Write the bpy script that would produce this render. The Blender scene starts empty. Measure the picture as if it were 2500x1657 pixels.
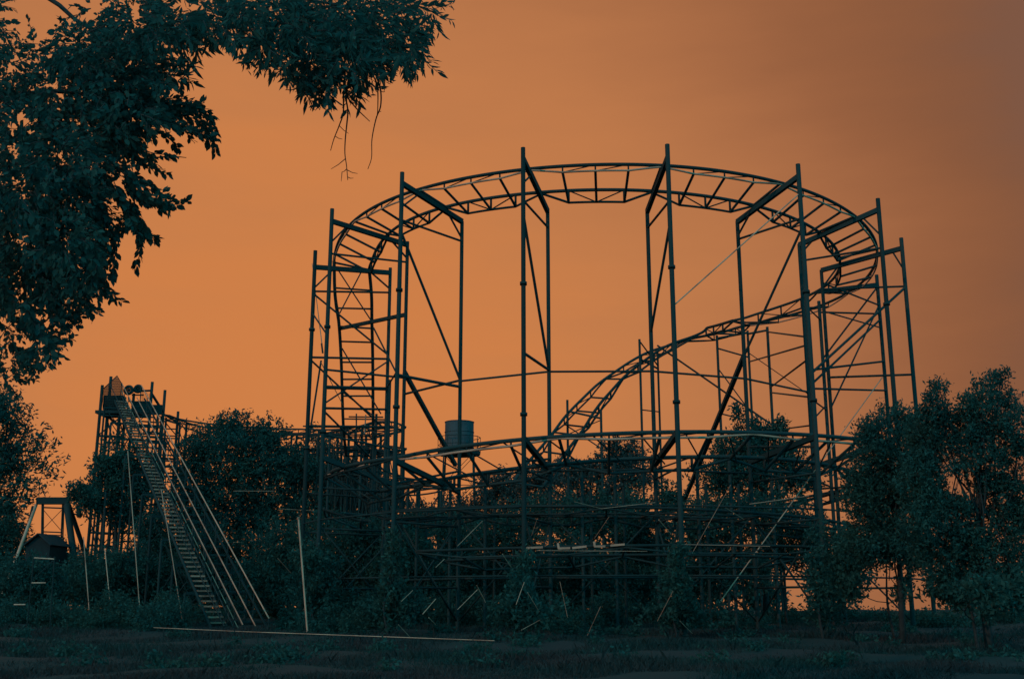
import bpy, math, random
import numpy as np
from mathutils import Vector, Matrix

random.seed(7); rng = np.random.default_rng(7)
SC = bpy.context.scene
COL = SC.collection

# ------------------------------------------------------------------ camera, sky, sun, exposure
F = 2650.0; CX, CY = 1250.0, 828.5; EYE = 1.5
PIT = math.atan((1465 - CY) / F); CP, SP = math.cos(PIT), math.sin(PIT)
cam = bpy.data.cameras.new('camera'); cam.lens = 36 * F / 2500; cam.sensor_width = 36
cam.clip_start = 0.1; cam.clip_end = 20000
camo = bpy.data.objects.new('camera', cam); COL.objects.link(camo)
camo.location = (0, 0, EYE); camo.rotation_euler = (math.pi / 2 + PIT, 0, 0); SC.camera = camo

W = bpy.data.worlds.new('World'); SC.world = W; W.use_nodes = True
nt = W.node_tree; nt.nodes.clear()
out = nt.nodes.new('ShaderNodeOutputWorld'); bg = nt.nodes.new('ShaderNodeBackground')
tc = nt.nodes.new('ShaderNodeTexCoord'); dot = nt.nodes.new('ShaderNodeVectorMath'); dot.operation = 'DOT_PRODUCT'
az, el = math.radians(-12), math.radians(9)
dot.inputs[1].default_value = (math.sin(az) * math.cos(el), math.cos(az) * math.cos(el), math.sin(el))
noi = nt.nodes.new('ShaderNodeTexNoise'); noi.inputs['Scale'].default_value = 2.2; noi.inputs['Detail'].default_value = 5
noi.inputs['Roughness'].default_value = 0.55
mapn = nt.nodes.new('ShaderNodeMapping'); mapn.inputs['Scale'].default_value = (1, 1, 4.5); mapn.inputs['Rotation'].default_value = (0, .25, 0)
ma = nt.nodes.new('ShaderNodeMath'); ma.operation = 'MULTIPLY_ADD'; ma.inputs[1].default_value = 0.11; ma.inputs[2].default_value = -0.055
ad = nt.nodes.new('ShaderNodeMath'); ad.operation = 'ADD'
mr = nt.nodes.new('ShaderNodeMapRange'); mr.inputs['From Min'].default_value = -1; mr.inputs['From Max'].default_value = 1
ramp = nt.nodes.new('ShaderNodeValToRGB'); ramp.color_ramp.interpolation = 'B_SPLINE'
stops = [(-1.0, (.035, .62, .90)), (-.30, (.035, .60, .86)), (.12, (.06, .40, .56)), (.5, (.15, .13, .13)),  # teal sky added behind the view, brightened to lift the shadows
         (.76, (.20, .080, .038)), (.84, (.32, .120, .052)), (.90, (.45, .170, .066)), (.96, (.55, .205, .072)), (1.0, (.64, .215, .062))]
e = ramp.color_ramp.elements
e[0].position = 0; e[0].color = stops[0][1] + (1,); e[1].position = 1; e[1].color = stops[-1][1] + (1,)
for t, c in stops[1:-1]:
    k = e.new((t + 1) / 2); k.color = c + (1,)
L = nt.links.new
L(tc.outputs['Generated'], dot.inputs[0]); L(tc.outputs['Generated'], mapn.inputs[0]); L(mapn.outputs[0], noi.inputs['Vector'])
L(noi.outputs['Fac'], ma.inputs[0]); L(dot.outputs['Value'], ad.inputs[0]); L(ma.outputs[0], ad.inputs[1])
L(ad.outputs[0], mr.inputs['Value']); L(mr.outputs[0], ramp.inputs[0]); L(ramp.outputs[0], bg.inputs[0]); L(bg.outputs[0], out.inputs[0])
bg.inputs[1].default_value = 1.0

sun = bpy.data.lights.new('sun', 'SUN'); sun.energy = 0.6; sun.angle = math.radians(0.5); sun.color = (1, .62, .40)
suno = bpy.data.objects.new('sun', sun); COL.objects.link(suno)
suno.rotation_euler = Vector((.62, .70, -.36)).to_track_quat('-Z', 'Y').to_euler()
vs = SC.view_settings; vs.view_transform = 'Standard'; vs.look = 'None'; vs.exposure = 0; vs.gamma = 1; vs.use_curve_mapping = False

# ------------------------------------------------------------------ geometry helpers
def P(px, py, Y):
    """world point that the photograph shows at (px,py), Y metres ahead"""
    x = (px - CX) / F; y = -(py - CY) / F
    s = Y / (CP - y * SP)
    return Vector((x * s, Y, EYE + (SP + y * CP) * s))
def zrow(Y, py):
    y = -(py - CY) / F
    return EYE + Y * (SP + y * CP) / (CP - y * SP)
RC = Vector((3.72, 43.84)); R_OUT, R_IN, R_POUT, R_PIN = 11.08, 9.67, 11.98, 8.85
def cyl(px, py, R, far=False):
    """ring point of radius R seen at (px,py)"""
    x = (px - CX) / F; y = -(py - CY) / F
    m = x / (CP - y * SP)
    a = m * m + 1; b = -2 * (m * RC.x + RC.y); c = RC.x ** 2 + RC.y ** 2 - R * R
    d = max(b * b - 4 * a * c, 0) ** .5
    Y = (-b + (d if far else -d)) / (2 * a)
    return P(px, py, Y)
def ground_z(x, y):
    z = np.where(y < 58, 1.0 * np.clip(y / 58, -.5, 1) ** 1.3 if np.ndim(y) == 0 else 1.0 * np.sign(y) * np.clip(np.abs(y) / 58, 0, 1) ** 1.3, 1.0 - (y - 58) * .022)
    return z
def gz(x, y):
    y = float(y)
    return (max(y, 0) / 58) ** 1.3 if y < 58 else 1 - (y - 58) * .022

def catmull(pts, n):
    pts = [Vector(p) for p in pts]; q = [2 * pts[0] - pts[1]] + pts + [2 * pts[-1] - pts[-2]]
    outp = []
    for i in range(1, len(q) - 2):
        p0, p1, p2, p3 = q[i - 1:i + 3]
        for k in range(n):
            t = k / n
            outp.append(.5 * (2 * p1 + (p2 - p0) * t + (2 * p0 - 5 * p1 + 4 * p2 - p3) * t * t + (3 * p1 - p0 - 3 * p2 + p3) * t ** 3))
    outp.append(pts[-1]); return outp
def resample(pts, n):
    d = [0]
    for a, b in zip(pts, pts[1:]): d.append(d[-1] + (b - a).length)
    ts = np.linspace(0, d[-1], n); A = np.array([list(p) for p in pts])
    return [Vector(v) for v in np.stack([np.interp(ts, d, A[:, k]) for k in range(3)], 1)]

def mesh(name, V, Fs, mat, smooth=False):
    me = bpy.data.meshes.new(name)
    if isinstance(V, np.ndarray):
        nv = len(V); me.vertices.add(nv); me.vertices.foreach_set('co', V.astype(np.float32).ravel())
        k = Fs.shape[1]; me.loops.add(Fs.size); me.loops.foreach_set('vertex_index', Fs.astype(np.int32).ravel())
        me.polygons.add(len(Fs)); me.polygons.foreach_set('loop_start', np.arange(0, Fs.size, k, dtype=np.int32))
        me.update(calc_edges=True)
    else:
        me.from_pydata([tuple(v) for v in V], [], Fs)
    if smooth: me.polygons.foreach_set('use_smooth', [True] * len(me.polygons))
    me.materials.append(mat); return me
def link(name, me, parent=None, loc=None):
    o = bpy.data.objects.new(name, me); COL.objects.link(o)
    if parent is not None:
        o.parent = parent
    if loc is not None: o.location = loc
    return o
def tag(o, label=None, cat=None, group=None, kind=None):
    if label: o['label'] = label
    if cat: o['category'] = cat
    if group: o['group'] = group
    if kind: o['kind'] = kind
    return o
def empty(name, loc, label, cat, group=None):
    o = bpy.data.objects.new(name, None); COL.objects.link(o); o.location = loc; o.empty_display_size = .3
    return tag(o, label, cat, group)
def wloc(o):
    v = Vector(o.location)
    while o.parent: o = o.parent; v += o.location
    return v

class MB:
    """collects tubes, boxes and sheets into one mesh"""
    def __init__(s): s.V = []; s.F = []
    def tube(s, pts, r, n=6, r2=None, cap=True):
        pts = [Vector(p) for p in pts]; b = len(s.V); up = None
        for i, p in enumerate(pts):
            t = (pts[min(i + 1, len(pts) - 1)] - pts[max(i - 1, 0)]).normalized()
            if up is None: up = Vector((0, 0, 1)) if abs(t.z) < .9 else Vector((1, 0, 0))
            u = t.cross(up).normalized(); w = u.cross(t); up = w
            rr = r if r2 is None else r + (r2 - r) * i / max(len(pts) - 1, 1)
            for k in range(n):
                a = 2 * math.pi * (k + .5) / n
                s.V.append(p + (u * math.cos(a) + w * math.sin(a)) * rr)
        for i in range(len(pts) - 1):
            for k in range(n):
                a = b + i * n + k; c = b + i * n + (k + 1) % n
                s.F.append((a, c, c + n, a + n))
        if cap:
            s.F.append(tuple(range(b + n - 1, b - 1, -1))); e0 = b + (len(pts) - 1) * n; s.F.append(tuple(range(e0, e0 + n)))
        return s
    def box(s, c, sx, sy, sz, M=None):
        b = len(s.V)
        for x in (-.5, .5):
            for y in (-.5, .5):
                for z in (-.5, .5):
                    v = Vector((x * sx, y * sy, z * sz))
                    if M is not None: v = M @ v
                    s.V.append(Vector(c) + v)
        for f in ((0, 1, 3, 2), (4, 6, 7, 5), (0, 4, 5, 1), (2, 3, 7, 6), (0, 2, 6, 4), (1, 5, 7, 3)): s.F.append(tuple(b + i for i in f))
        return s
    def poly(s, pts):
        b = len(s.V); s.V += [Vector(p) for p in pts]; s.F.append(tuple(range(b, b + len(pts)))); return s
    def obj(s, name, mat, parent=None, smooth=True, kind=None):
        off = wloc(parent) if parent is not None else Vector((0, 0, 0))
        o = link(name, mesh(name, [v - off for v in s.V], s.F, mat, smooth), parent)
        if kind: o['kind'] = kind
        return o

# ------------------------------------------------------------------ materials
def mat(name, c1, c2=None, scale=6, rough=.8, spec=.2, metal=0, bump=0, rnd=.0, lo=.38, hi=.62, detail=5):
    m = bpy.data.materials.new(name); m.use_nodes = True; t = m.node_tree; b = t.nodes['Principled BSDF']
    b.inputs['Roughness'].default_value = rough; b.inputs['Metallic'].default_value = metal
    b.inputs['Specular IOR Level'].default_value = spec
    c2 = c2 or c1
    co = t.nodes.new('ShaderNodeTexCoord'); ge = t.nodes.new('ShaderNodeNewGeometry')
    n = t.nodes.new('ShaderNodeTexNoise'); n.inputs['Scale'].default_value = scale; n.inputs['Detail'].default_value = detail
    t.links.new(ge.outputs['Position'], n.inputs['Vector'])
    r = t.nodes.new('ShaderNodeValToRGB'); r.color_ramp.elements[0].position = lo; r.color_ramp.elements[1].position = hi
    r.color_ramp.elements[0].color = c1 + (1,); r.color_ramp.elements[1].color = c2 + (1,)
    t.links.new(n.outputs['Fac'], r.inputs[0]); last = r.outputs[0]
    if rnd:
        oi = t.nodes.new('ShaderNodeObjectInfo'); hs = t.nodes.new('ShaderNodeHueSaturation')
        mm = t.nodes.new('ShaderNodeMapRange'); mm.inputs['To Min'].default_value = 1 - rnd; mm.inputs['To Max'].default_value = 1 + rnd
        t.links.new(oi.outputs['Random'], mm.inputs['Value']); t.links.new(mm.outputs[0], hs.inputs['Value']); t.links.new(last, hs.inputs['Color']); last = hs.outputs[0]
    t.links.new(last, b.inputs['Base Color'])
    if bump:
        bp = t.nodes.new('ShaderNodeBump'); bp.inputs['Strength'].default_value = bump; bp.inputs['Distance'].default_value = .02
        t.links.new(n.outputs['Fac'], bp.inputs['Height']); t.links.new(bp.outputs[0], b.inputs['Normal'])
    return m
def leafmat(name, c1, c2, scale, v0=.6, v1=1.3):
    m = mat(name, c1, c2, scale=scale, rough=.85, spec=.04)
    t = m.node_tree; b = t.nodes['Principled BSDF']
    # every leaf its own tone: random per mesh island
    ge = t.nodes.new('ShaderNodeNewGeometry'); hs = t.nodes.new('ShaderNodeHueSaturation'); mm = t.nodes.new('ShaderNodeMapRange')
    mm.inputs['To Min'].default_value = v0; mm.inputs['To Max'].default_value = v1
    t.links.new(ge.outputs['Random Per Island'], mm.inputs['Value']); t.links.new(mm.outputs[0], hs.inputs['Value'])
    src = b.inputs['Base Color'].links[0].from_socket
    t.links.new(src, hs.inputs['Color']); t.links.new(hs.outputs[0], b.inputs['Base Color'])
    # thin leaves let part of the light through
    tr = t.nodes.new('ShaderNodeBsdfTranslucent'); mx = t.nodes.new('ShaderNodeMixShader'); mx.inputs[0].default_value = .42
    t.links.new(hs.outputs[0], tr.inputs['Color']); o_ = t.nodes['Material Output']
    t.links.new(b.outputs[0], mx.inputs[1]); t.links.new(tr.outputs[0], mx.inputs[2]); t.links.new(mx.outputs[0], o_.inputs['Surface'])
    return m
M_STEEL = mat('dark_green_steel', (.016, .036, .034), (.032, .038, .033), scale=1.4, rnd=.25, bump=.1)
M_SUNLIT = mat('sunlit_pale_paint', (.74, .31, .19), (.42, .15, .09), scale=1.6, rough=.6, rnd=.15, lo=.45, hi=.7)  # pale paint with warm sunlight mixed into its colour
M_PALE = mat('weathered_cream_paint', (.80, .42, .27), (.55, .25, .16), scale=2.5, rough=.55, rnd=.12)
M_TREAD = mat('sunlit_stair_grating', (.62, .27, .17), (.30, .12, .08), scale=3, rough=.7, rnd=.25)  # sunlight on the treads is put into the grating colour
M_TANK = mat('grey_tank_sheet', (.085, .085, .085), (.06, .062, .065), scale=1.2, rough=.75, bump=.1)
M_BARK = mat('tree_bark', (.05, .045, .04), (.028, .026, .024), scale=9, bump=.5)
M_WOOD = mat('dark_hut_boards', (.025, .03, .028), (.018, .022, .022), scale=5, bump=.2)
M_ROOF = mat('hut_roof_sheet', (.03, .035, .035), (.04, .04, .04), scale=4)
M_LEAF = leafmat('bush_leaves', (.034, .105, .090), (.048, .110, .085), .6)
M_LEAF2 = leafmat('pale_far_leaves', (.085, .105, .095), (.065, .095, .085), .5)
M_NEAR = leafmat('overhanging_leaves', (.034, .105, .090), (.046, .112, .088), 1.5, .75, 1.1)
M_GRASS = leafmat('meadow_grass', (.034, .078, .070), (.075, .068, .066), .35)
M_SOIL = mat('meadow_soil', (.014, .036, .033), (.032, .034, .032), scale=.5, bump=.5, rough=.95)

# ------------------------------------------------------------------ ground
def build_ground():
    ys = np.concatenate([np.linspace(-60, 14, 16), np.linspace(15, 75, 90), np.geomspace(80, 9000, 30)])
    xs = np.concatenate([-np.geomspace(50, 6000, 22)[::-1], np.linspace(-48, 48, 110), np.geomspace(50, 6000, 22)])
    X, Y = np.meshgrid(xs, ys)
    Z = np.where(Y < 58, (np.clip(Y, 0, 58) / 58) ** 1.3, 1 - (Y - 58) * .022)
    bump = .5 * .05 * np.sin(X * .9 + 1.3 * np.sin(Y * .5)) + .05 * np.sin(Y * 1.1 + np.cos(X * .6) * 2) + .03 * np.sin(X * 2.3 + Y * 1.7)
    Z = Z + bump * (Y > 12) * (Y < 60) * (np.abs(X) < 49)
    V = np.stack([X, Y, Z], -1).reshape(-1, 3); n, m = X.shape
    i = np.arange(n * m).reshape(n, m)
    Fq = np.stack([i[:-1, :-1], i[:-1, 1:], i[1:, 1:], i[1:, :-1]], -1).reshape(-1, 4)
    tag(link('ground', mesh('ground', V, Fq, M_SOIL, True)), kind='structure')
build_ground()
def build_grass():
    N = 260000
    u_ = rng.random(N); Y = np.where(rng.random(N) < .5, 13 + 33 * u_ ** 1.15, 1 / (1 / 13 + u_ * (1 / 46 - 1 / 13))); X = (rng.random(N) - .5) * (2500 / F * Y * 1.25 + 4)
    tuft = .6 * np.sin(X * .8 + np.sin(Y * .6) * 2) + np.sin(Y * .9 + X * .35) + .8 * np.sin(X * 2.1 - Y * 1.3)
    h = (.06 + .10 * rng.random(N)) * (1 + .45 * tuft.clip(-1.2, 2)); h[(rng.random(N) < .02) & (Y > 20)] *= 1.9
    Z = (Y / 58) ** 1.3 - .05
    a = rng.random(N) * 6.283; w = .006 + .011 * rng.random(N); lean = h * (.2 + .6 * rng.random(N)); b = rng.random(N) * 6.283
    base = np.stack([X, Y, Z], 1); d = np.stack([np.cos(a) * w, np.sin(a) * w, 0 * a], 1)
    mid = base + np.stack([np.cos(b) * lean * .35, np.sin(b) * lean * .35, h * .6], 1)
    top = base + np.stack([np.cos(b) * lean, np.sin(b) * lean, h], 1)
    V = np.stack([base - d, base + d, mid + d * .7, top, mid - d * .7], 1).reshape(-1, 3)
    Fq = np.arange(N * 5).reshape(N, 5)
    tag(link('meadow_grass', mesh('meadow_grass', V, Fq, M_GRASS)), 'uneven dry meadow grass covering the dark foreground', 'grass', kind='stuff')
build_grass()

# ------------------------------------------------------------------ roller coaster
CO = empty('roller_coaster', (RC.x, RC.y, gz(0, RC.y)), 'old steel roller coaster with a banked helix, tall bare posts and a stairway lift hill', 'roller coaster')
COL0 = Vector(CO.location)
def unit_tube(mat, n=10):
    V, Fs = [], []
    for z in (0, 1):
        for k in range(n):
            a = 2 * math.pi * (k + .5) / n; V.append((math.cos(a) * .5, math.sin(a) * .5, z))
    for k in range(n): Fs.append((k, (k + 1) % n, n + (k + 1) % n, n + k))
    Fs.append(tuple(range(n - 1, -1, -1))); Fs.append(tuple(range(n, 2 * n)))
    me = mesh('tube', V, Fs, mat)
    me.polygons.foreach_set('use_smooth', [True] * n + [False] * 2); return me
def unit_box(mat):
    V = [(x, y, z) for z in (0, 1) for x, y in ((-.5, -.5), (.5, -.5), (.5, .5), (-.5, .5))]
    return mesh('beam', V, [(3, 2, 1, 0), (4, 5, 6, 7), (0, 1, 5, 4), (1, 2, 6, 5), (2, 3, 7, 6), (3, 0, 4, 7)], mat)
UT = {m.name: unit_tube(m) for m in (M_STEEL, M_SUNLIT, M_PALE)}
UB = {m.name: unit_box(m) for m in (M_STEEL, M_SUNLIT, M_PALE)}
def member(name, a, b, d, mat=M_STEEL, box=False, parent=None, d2=None):
    parent = parent or CO
    a, b = Vector(a), Vector(b); v = b - a
    o = bpy.data.objects.new(name, (UB if box else UT)[mat.name]); COL.objects.link(o); o.parent = parent
    q = v.to_track_quat('Z', 'Y')
    o.matrix_local = Matrix.Translation(a - wloc(parent)) @ q.to_matrix().to_4x4() @ Matrix.Diagonal((d, d2 or d, v.length, 1))
    return o
class Post:
    def __init__(s, px, py, R=None, Y=None, d=.135, far=False, foot=True, mat=M_STEEL, name='support_post'):
        t = cyl(px, py, R, far) if R else P(px, py, Y)
        s.x, s.y, s.z = t; s.g = gz(s.x, s.y) - .15
        member(name, (s.x, s.y, s.g), t, d, mat)
        s.d = d
    def at(s, py): return Vector((s.x, s.y, zrow(s.y, py)))
    def h(s, z): return Vector((s.x, s.y, z))
def strut(a, pa, b, pb, d=.06, name='brace', mat=M_STEEL, box=False):
    return member(name, a.at(pa), b.at(pb), d * (1.25 if d < .1 else 1), mat, box)

# support frames of the upper ring: outer post, inner post (photo pixels of their tops)
S = {}
for k, (ox, oy, ix, iy, of, inf) in {
        0: (770, 612, 953, 654, 0, 0), 1: (811, 510, 995, 590, 0, 0), 2: (982, 421, 1128, 541, 0, 0), 3: (1277, 361, 1337, 513, 0, 0),
        4: (1629, 353, 1580, 514, 0, 0), 5: (1948, 401, 1800, 540, 0, 0), 6: (2143, 485, 1951, 596, 0, 0), 7: (2200, 581, 2005, 659, 0, 0),
        8: (2140, 671, 1999, 735, 1, 1)}.items():
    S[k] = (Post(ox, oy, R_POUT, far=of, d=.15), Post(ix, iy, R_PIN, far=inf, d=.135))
BE = {0: (652, 666), 1: (540, 598), 2: (448, 541), 3: (388, 516), 4: (385, 517), 5: (431, 542), 6: (512, 598), 7: (606, 660), 8: (695, 712)}
for k, (a, b) in BE.items():
    o, i = S[k]; member('cross_beam', o.at(a), i.at(b) + Vector((0, 0, .0)), .13, box=True, d2=.17)
def lerp_beam(k, t):
    a, b = BE[k]; o, i = S[k]; return o.at(a).lerp(i.at(b), t)
# struts and knee braces of every frame: (t on beam or None, outer py) -> inner py
for k, po, pi in ((0, 711, 714), (1, 619, 640), (2, 537, 589), (3, 489, 555), (4, 491, 556), (5, 533, 584), (6, 605, 637), (7, 699, 706), (8, 766, 762)):
    strut(S[k][0], po, S[k][1], pi, .065)
for k, t, pi in ((0, .72, 705), (1, .77, 631), (2, .75, 582), (5, .77, 575), (6, .8, 622), (7, .78, 702)):
    member('knee_brace', lerp_beam(k, t), S[k][1].at(pi), .075)
for k, t, po in ((0, .25, 704), (1, .2, 592), (3, .3, 447), (6, .2, 575), (7, .12, 659), (2, .27, 506)):
    member('knee_brace', lerp_beam(k, t), S[k][0].at(po), .065)
# long diagonals between frames
for a, pa, b, pb, d in ((S[2][0], 564, S[2][1], 928, .075), (S[3][0], 522, S[3][1], 905, .075), (S[3][0], 861, S[3][1], 903, .075),
                        (S[4][0], 544, S[4][1], 812, .07), (S[5][0], 556, S[5][1], 868, .07), (S[2][0], 915, S[2][1], 944, .085),
                        (S[1][1], 962, S[2][1], 928, .07), (S[2][1], 930, S[3][1], 907, .06), (S[3][1], 907, S[4][1], 906, .06),
                        (S[4][1], 906, S[5][1], 924, .06), (S[5][1], 924, S[6][1], 957, .06),
                        (S[0][0], 717, S[0][1], 866, .06), (S[0][0], 872, S[0][1], 876, .07), (S[0][0], 878, S[0][1], 1050, .06),
                        (S[1][0], 902, S[1][1], 922, .065), (S[1][0], 945, S[0][1], 949, .14), (S[1][0], 996, S[0][1], 999, .07),
                        (S[1][0], 1003, S[0][1], 1150, .06), (S[1][0], 985, S[0][1], 882, .05), (S[0][1], 945, S[2][0], 905, .05),
                        (S[0][0], 1040, S[0][1], 1042, .08), (S[1][0], 817, S[0][0], 765, .05),
                        (S[7][0], 701, S[6][1], 919, .08), (S[7][0], 914, S[7][1], 921, .07), (S[8][0], 882, S[6][1], 904, .07),
                        (S[8][0], 953, S[6][1], 948, .065), (S[8][0], 780, S[6][1], 945, .07), (S[8][1], 876, S[8][0], 700, .06),
                        (S[7][1], 996, S[8][0], 745, .055), (S[8][1], 780, S[6][1], 740, .05), (S[8][1], 990, S[6][1], 1030, .05),
                        (S[6][1], 970, S[8][1], 1000, .05), (S[7][1], 760, S[8][0], 800, .05), (S[7][1], 690, S[8][0], 745, .06)):
    strut(a, pa, b, pb, d)
member('cross_beam', P(829, 802, 44.4), S[1][1].at(768), .13, box=True)
# X bracing inside the left ladder
member('brace', P(826, 660, 42.3), P(911, 790, 42.6), .055); member('brace', P(884, 660, 42.6), P(829, 765, 42.4), .055)
member('brace', P(835, 850, 45.2), P(930, 1010, 45.5), .06); member('brace', P(912, 800, 43), P(965, 905, 40.5), .07)
member('brace', P(838, 958, 46), P(912, 1015, 46.5), .06)
# raking struts
member('raking_strut', S[1][1].at(908), P(1112, 1135, 43.5), .14, box=True); member('raking_strut', S[5][1].at(868), P(1650, 1270, 47), .14, box=True)
# bright tie rods and cables
member('tie_rod', S[5][0].at(472), S[4][0].at(747), .042, M_SUNLIT)
member('tie_rod', P(2154, 921, 40), P(1757, 1470, 33.5), .036, M_SUNLIT)
member('cable', P(762, 643, 41.5), P(786, 845, 41.0), .022, M_SUNLIT); member('cable', P(764, 660, 41.6), P(788, 850, 41.1), .022, M_SUNLIT)
member('turnbuckle', P(785, 838, 41.0), P(788, 862, 41.0), .07)
member('prop', P(784, 880, 44), P(756, 1060, 44), .08); member('cable', P(784, 885, 41), P(838, 990, 44), .03, M_SUNLIT)
member('cable', S[5][1].at(853), S[6][1].at(963), .03)

def smooth_theta(pts, R, th0, th1, n, sig=2):
    """ring rail: photo points -> angle and height, smoothed"""
    A = []
    for px, py, far in pts:
        p = cyl(px, py, R, far); A.append((math.atan2(p.x - RC.x, -(p.y - RC.y)), p.z))
    A = np.array(A); th = np.linspace(th0, th1, n); deg = 6 if len(A) > 14 else 3
    z = np.polyval(np.polyfit(A[:, 0], A[:, 1], deg), np.clip(th, A[:, 0].min(), A[:, 0].max()))
    return [Vector((RC.x + R * math.sin(t), RC.y - R * math.cos(t), zz)) for t, zz in zip(th, z)]

OUTER = [(815, 654, 0), (817, 615, 0), (826, 588, 0), (838, 567, 0), (856, 546, 0), (886, 528, 0), (922, 510, 0), (971, 483, 0), (1021, 460, 0),
         (1084, 444, 0), (1153, 429, 0), (1219, 419, 0), (1300, 408, 0), (1377, 403, 0), (1457, 401, 0), (1538, 402, 0), (1614, 406, 0), (1695, 413, 0),
         (1775, 424, 0), (1848, 437, 0), (1909, 451, 0), (1959, 465, 0), (2020, 490, 0), (2058, 507, 0), (2093, 525, 0), (2123, 552, 0), (2138, 583, 0),
         (2142, 620, 0), (2138, 655, 1), (2119, 680, 1), (2096, 697, 1), (2058, 718, 1), (2012, 741, 1), (1974, 755, 1), (1878, 781, 1), (1800, 800, 1)]
INNER = [(907, 662, 0), (908, 624, 0), (916, 606, 0), (931, 588, 0), (949, 570, 0), (976, 552, 0), (1000, 540, 0), (1087, 510, 0), (1147, 493, 0),
         (1195, 483, 0), (1260, 474, 0), (1320, 466, 0), (1389, 462, 0), (1457, 460, 0), (1526, 462, 0), (1591, 468, 0), (1653, 474, 0), (1718, 482, 0),
         (1779, 491, 0), (1844, 505, 0), (1897, 521, 0), (1951, 538, 0), (2008, 566, 0), (2031, 590, 0), (2047, 613, 0), (2058, 640, 0), (2050, 664, 1),
         (2031, 684, 1), (2012, 700, 1), (1974, 720, 1), (1900, 748, 1), (1821, 776, 1)]
def ang(px, py, R, far=False):
    p = cyl(px, py, R, far); return math.atan2(p.x - RC.x, -(p.y - RC.y))
thL = ang(815, 654, R_OUT) ; thR = ang(1830, 790, R_OUT, True)
NR = 150
out_r = smooth_theta(OUTER, R_OUT, thL, thR, NR); in_r = smooth_theta(INNER, R_IN, thL, thR, NR)
# left drop: straight away from the viewer and down
def drop(px_list, first):
    pts = [first]
    for px, py, Y in px_list: pts.append(P(px, py, Y))
    return pts
dl_o = drop([(818, 720, 43.0), (827, 785, 44.0), (833, 880, 45.6), (838, 1035, 48.5), (845, 1110, 51)], out_r[0])[::-1]
dl_i = drop([(907, 722, 43.0), (908, 790, 44.0), (910, 880, 45.6), (911, 1035, 48.5), (912, 1110, 51)], in_r[0])[::-1]
# far dive: left and down towards the viewer
mid = [(out_r[-1] + in_r[-1]) / 2] + [P(*q) for q in ((1744, 806, 54.4), (1645, 838, 54.3), (1585, 863, 54), (1507, 917, 53.2), (1459, 962, 52.4), (1418, 1008, 51.5), (1384, 1056, 50.4), (1330, 1124, 48.6), (1290, 1180, 46.8))]
midc = resample(catmull(mid, 8), 60)
dv_o, dv_i = [], []
for i, p in enumerate(midc):
    t = midc[min(i + 1, 59)] - midc[max(i - 1, 0)]; l = Vector((-t.y, t.x, 0)).normalized()
    b = math.radians(-6 + 16 * min(1, i / 25)); s_ = l * math.cos(b) * .7 - Vector((0, 0, math.sin(b) * .7))
    dv_o.append(p - s_); dv_i.append(p + s_)
def blend(a, b, n=4):
    """join two rails, easing the step between them"""
    d = a[-1] - b[0]; return a + [p + d * max(0, 1 - i / 12) for i, p in enumerate(b)][1:]

def track(A, B, spacing, r=.045, bow=.42, bowo=.14, seg=4, chord_mat=M_SUNLIT, ties=True, web=True, tie_d=.06, tie_name='track_tie', tie_stuff=False):
    """two rails, cross ties, and under each rail a bowed chord with struts; seg ties make one bay"""
    if spacing is None:
        a, b = A, B; m = len(a)
    else:
        L_ = sum((b - a).length for a, b in zip(A, A[1:])); n = max(int(L_ / spacing), 2)
        n = max(seg, round(n / seg) * seg); m = n * 6 + 1
        C_ = [(p + q) / 2 for p, q in zip(A, B)]; d = [0]
        for p, q in zip(C_, C_[1:]): d.append(d[-1] + (q - p).length)
        ts = np.linspace(0, d[-1], m)
        a, b = [[Vector(v) for v in np.stack([np.interp(ts, d, np.array([p[k] for p in X])) for k in range(3)], 1)] for X in (A, B)]
    MB().tube(a, r, 8).obj('rail', M_STEEL, CO); MB().tube(b, r, 8).obj('rail', M_STEEL, CO)
    wb = MB(); tb = MB()
    def low(p, i, dep):
        u = (i % (6 * seg)) / (6 * seg); return p - Vector((0, 0, .05 + dep * min(1, 4 * u, 4 * (1 - u))))
    ca = [low(p, i, bowo) for i, p in enumerate(a)]; cb = [low(p, i, bow) for i, p in enumerate(b)]
    if web:
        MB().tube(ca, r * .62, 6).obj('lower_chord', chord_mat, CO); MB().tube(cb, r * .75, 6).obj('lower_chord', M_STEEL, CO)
        for i in range(0, m, 6):
            wb.tube([a[i], ca[i]], r * .5, 5); wb.tube([b[i], cb[i]], r * .7, 5)
            if i + 6 < m:
                s0, s1 = ((b[i], cb[i + 6]) if (i // 6) % 2 else (cb[i], b[i + 6]))
                wb.tube([s0, s1], r * .42, 5); wb.tube([ca[i], a[i + 6]], r * .35, 5)
        wb.obj('truss_web', M_STEEL, CO, kind='stuff')
    if ties:
        for i in range(0, m, 6):
            if tie_stuff: tb.tube([ca[i], b[i]], tie_d / 2, 6)
            else: member(tie_name, ca[i] if web else a[i], cb[i] if web else b[i], tie_d)
        if tie_stuff: tb.obj('track_ties', M_STEEL, CO, kind='stuff')
    return a, b
KN = [thL] + [math.atan2(S[k][0].x - RC.x, -(S[k][0].y - RC.y)) for k in range(1, 8)]
KN.append((KN[-1] + thR) / 2 - .05); KN.append(thR)
ths = np.concatenate([np.linspace(p, q, 24, endpoint=False) for p, q in zip(KN, KN[1:])] + [[thR]])
tt = np.linspace(thL, thR, NR)
def at_th(rail): return [Vector([float(np.interp(t, tt, [p[k] for p in rail])) for k in range(3)]) for t in ths]
track(at_th(out_r), at_th(in_r), None, r=.058, bow=.38, bowo=.16, tie_d=.09)
track(catmull(dl_o[::-1], 6), catmull(dl_i[::-1], 6), .85, r=.07, bow=.14, bowo=.14, tie_d=.08, chord_mat=M_STEEL)
dv_o = blend(at_th(out_r)[-2:], dv_o)[1:]; dv_i = blend(at_th(in_r)[-2:], dv_i)[1:]
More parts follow.
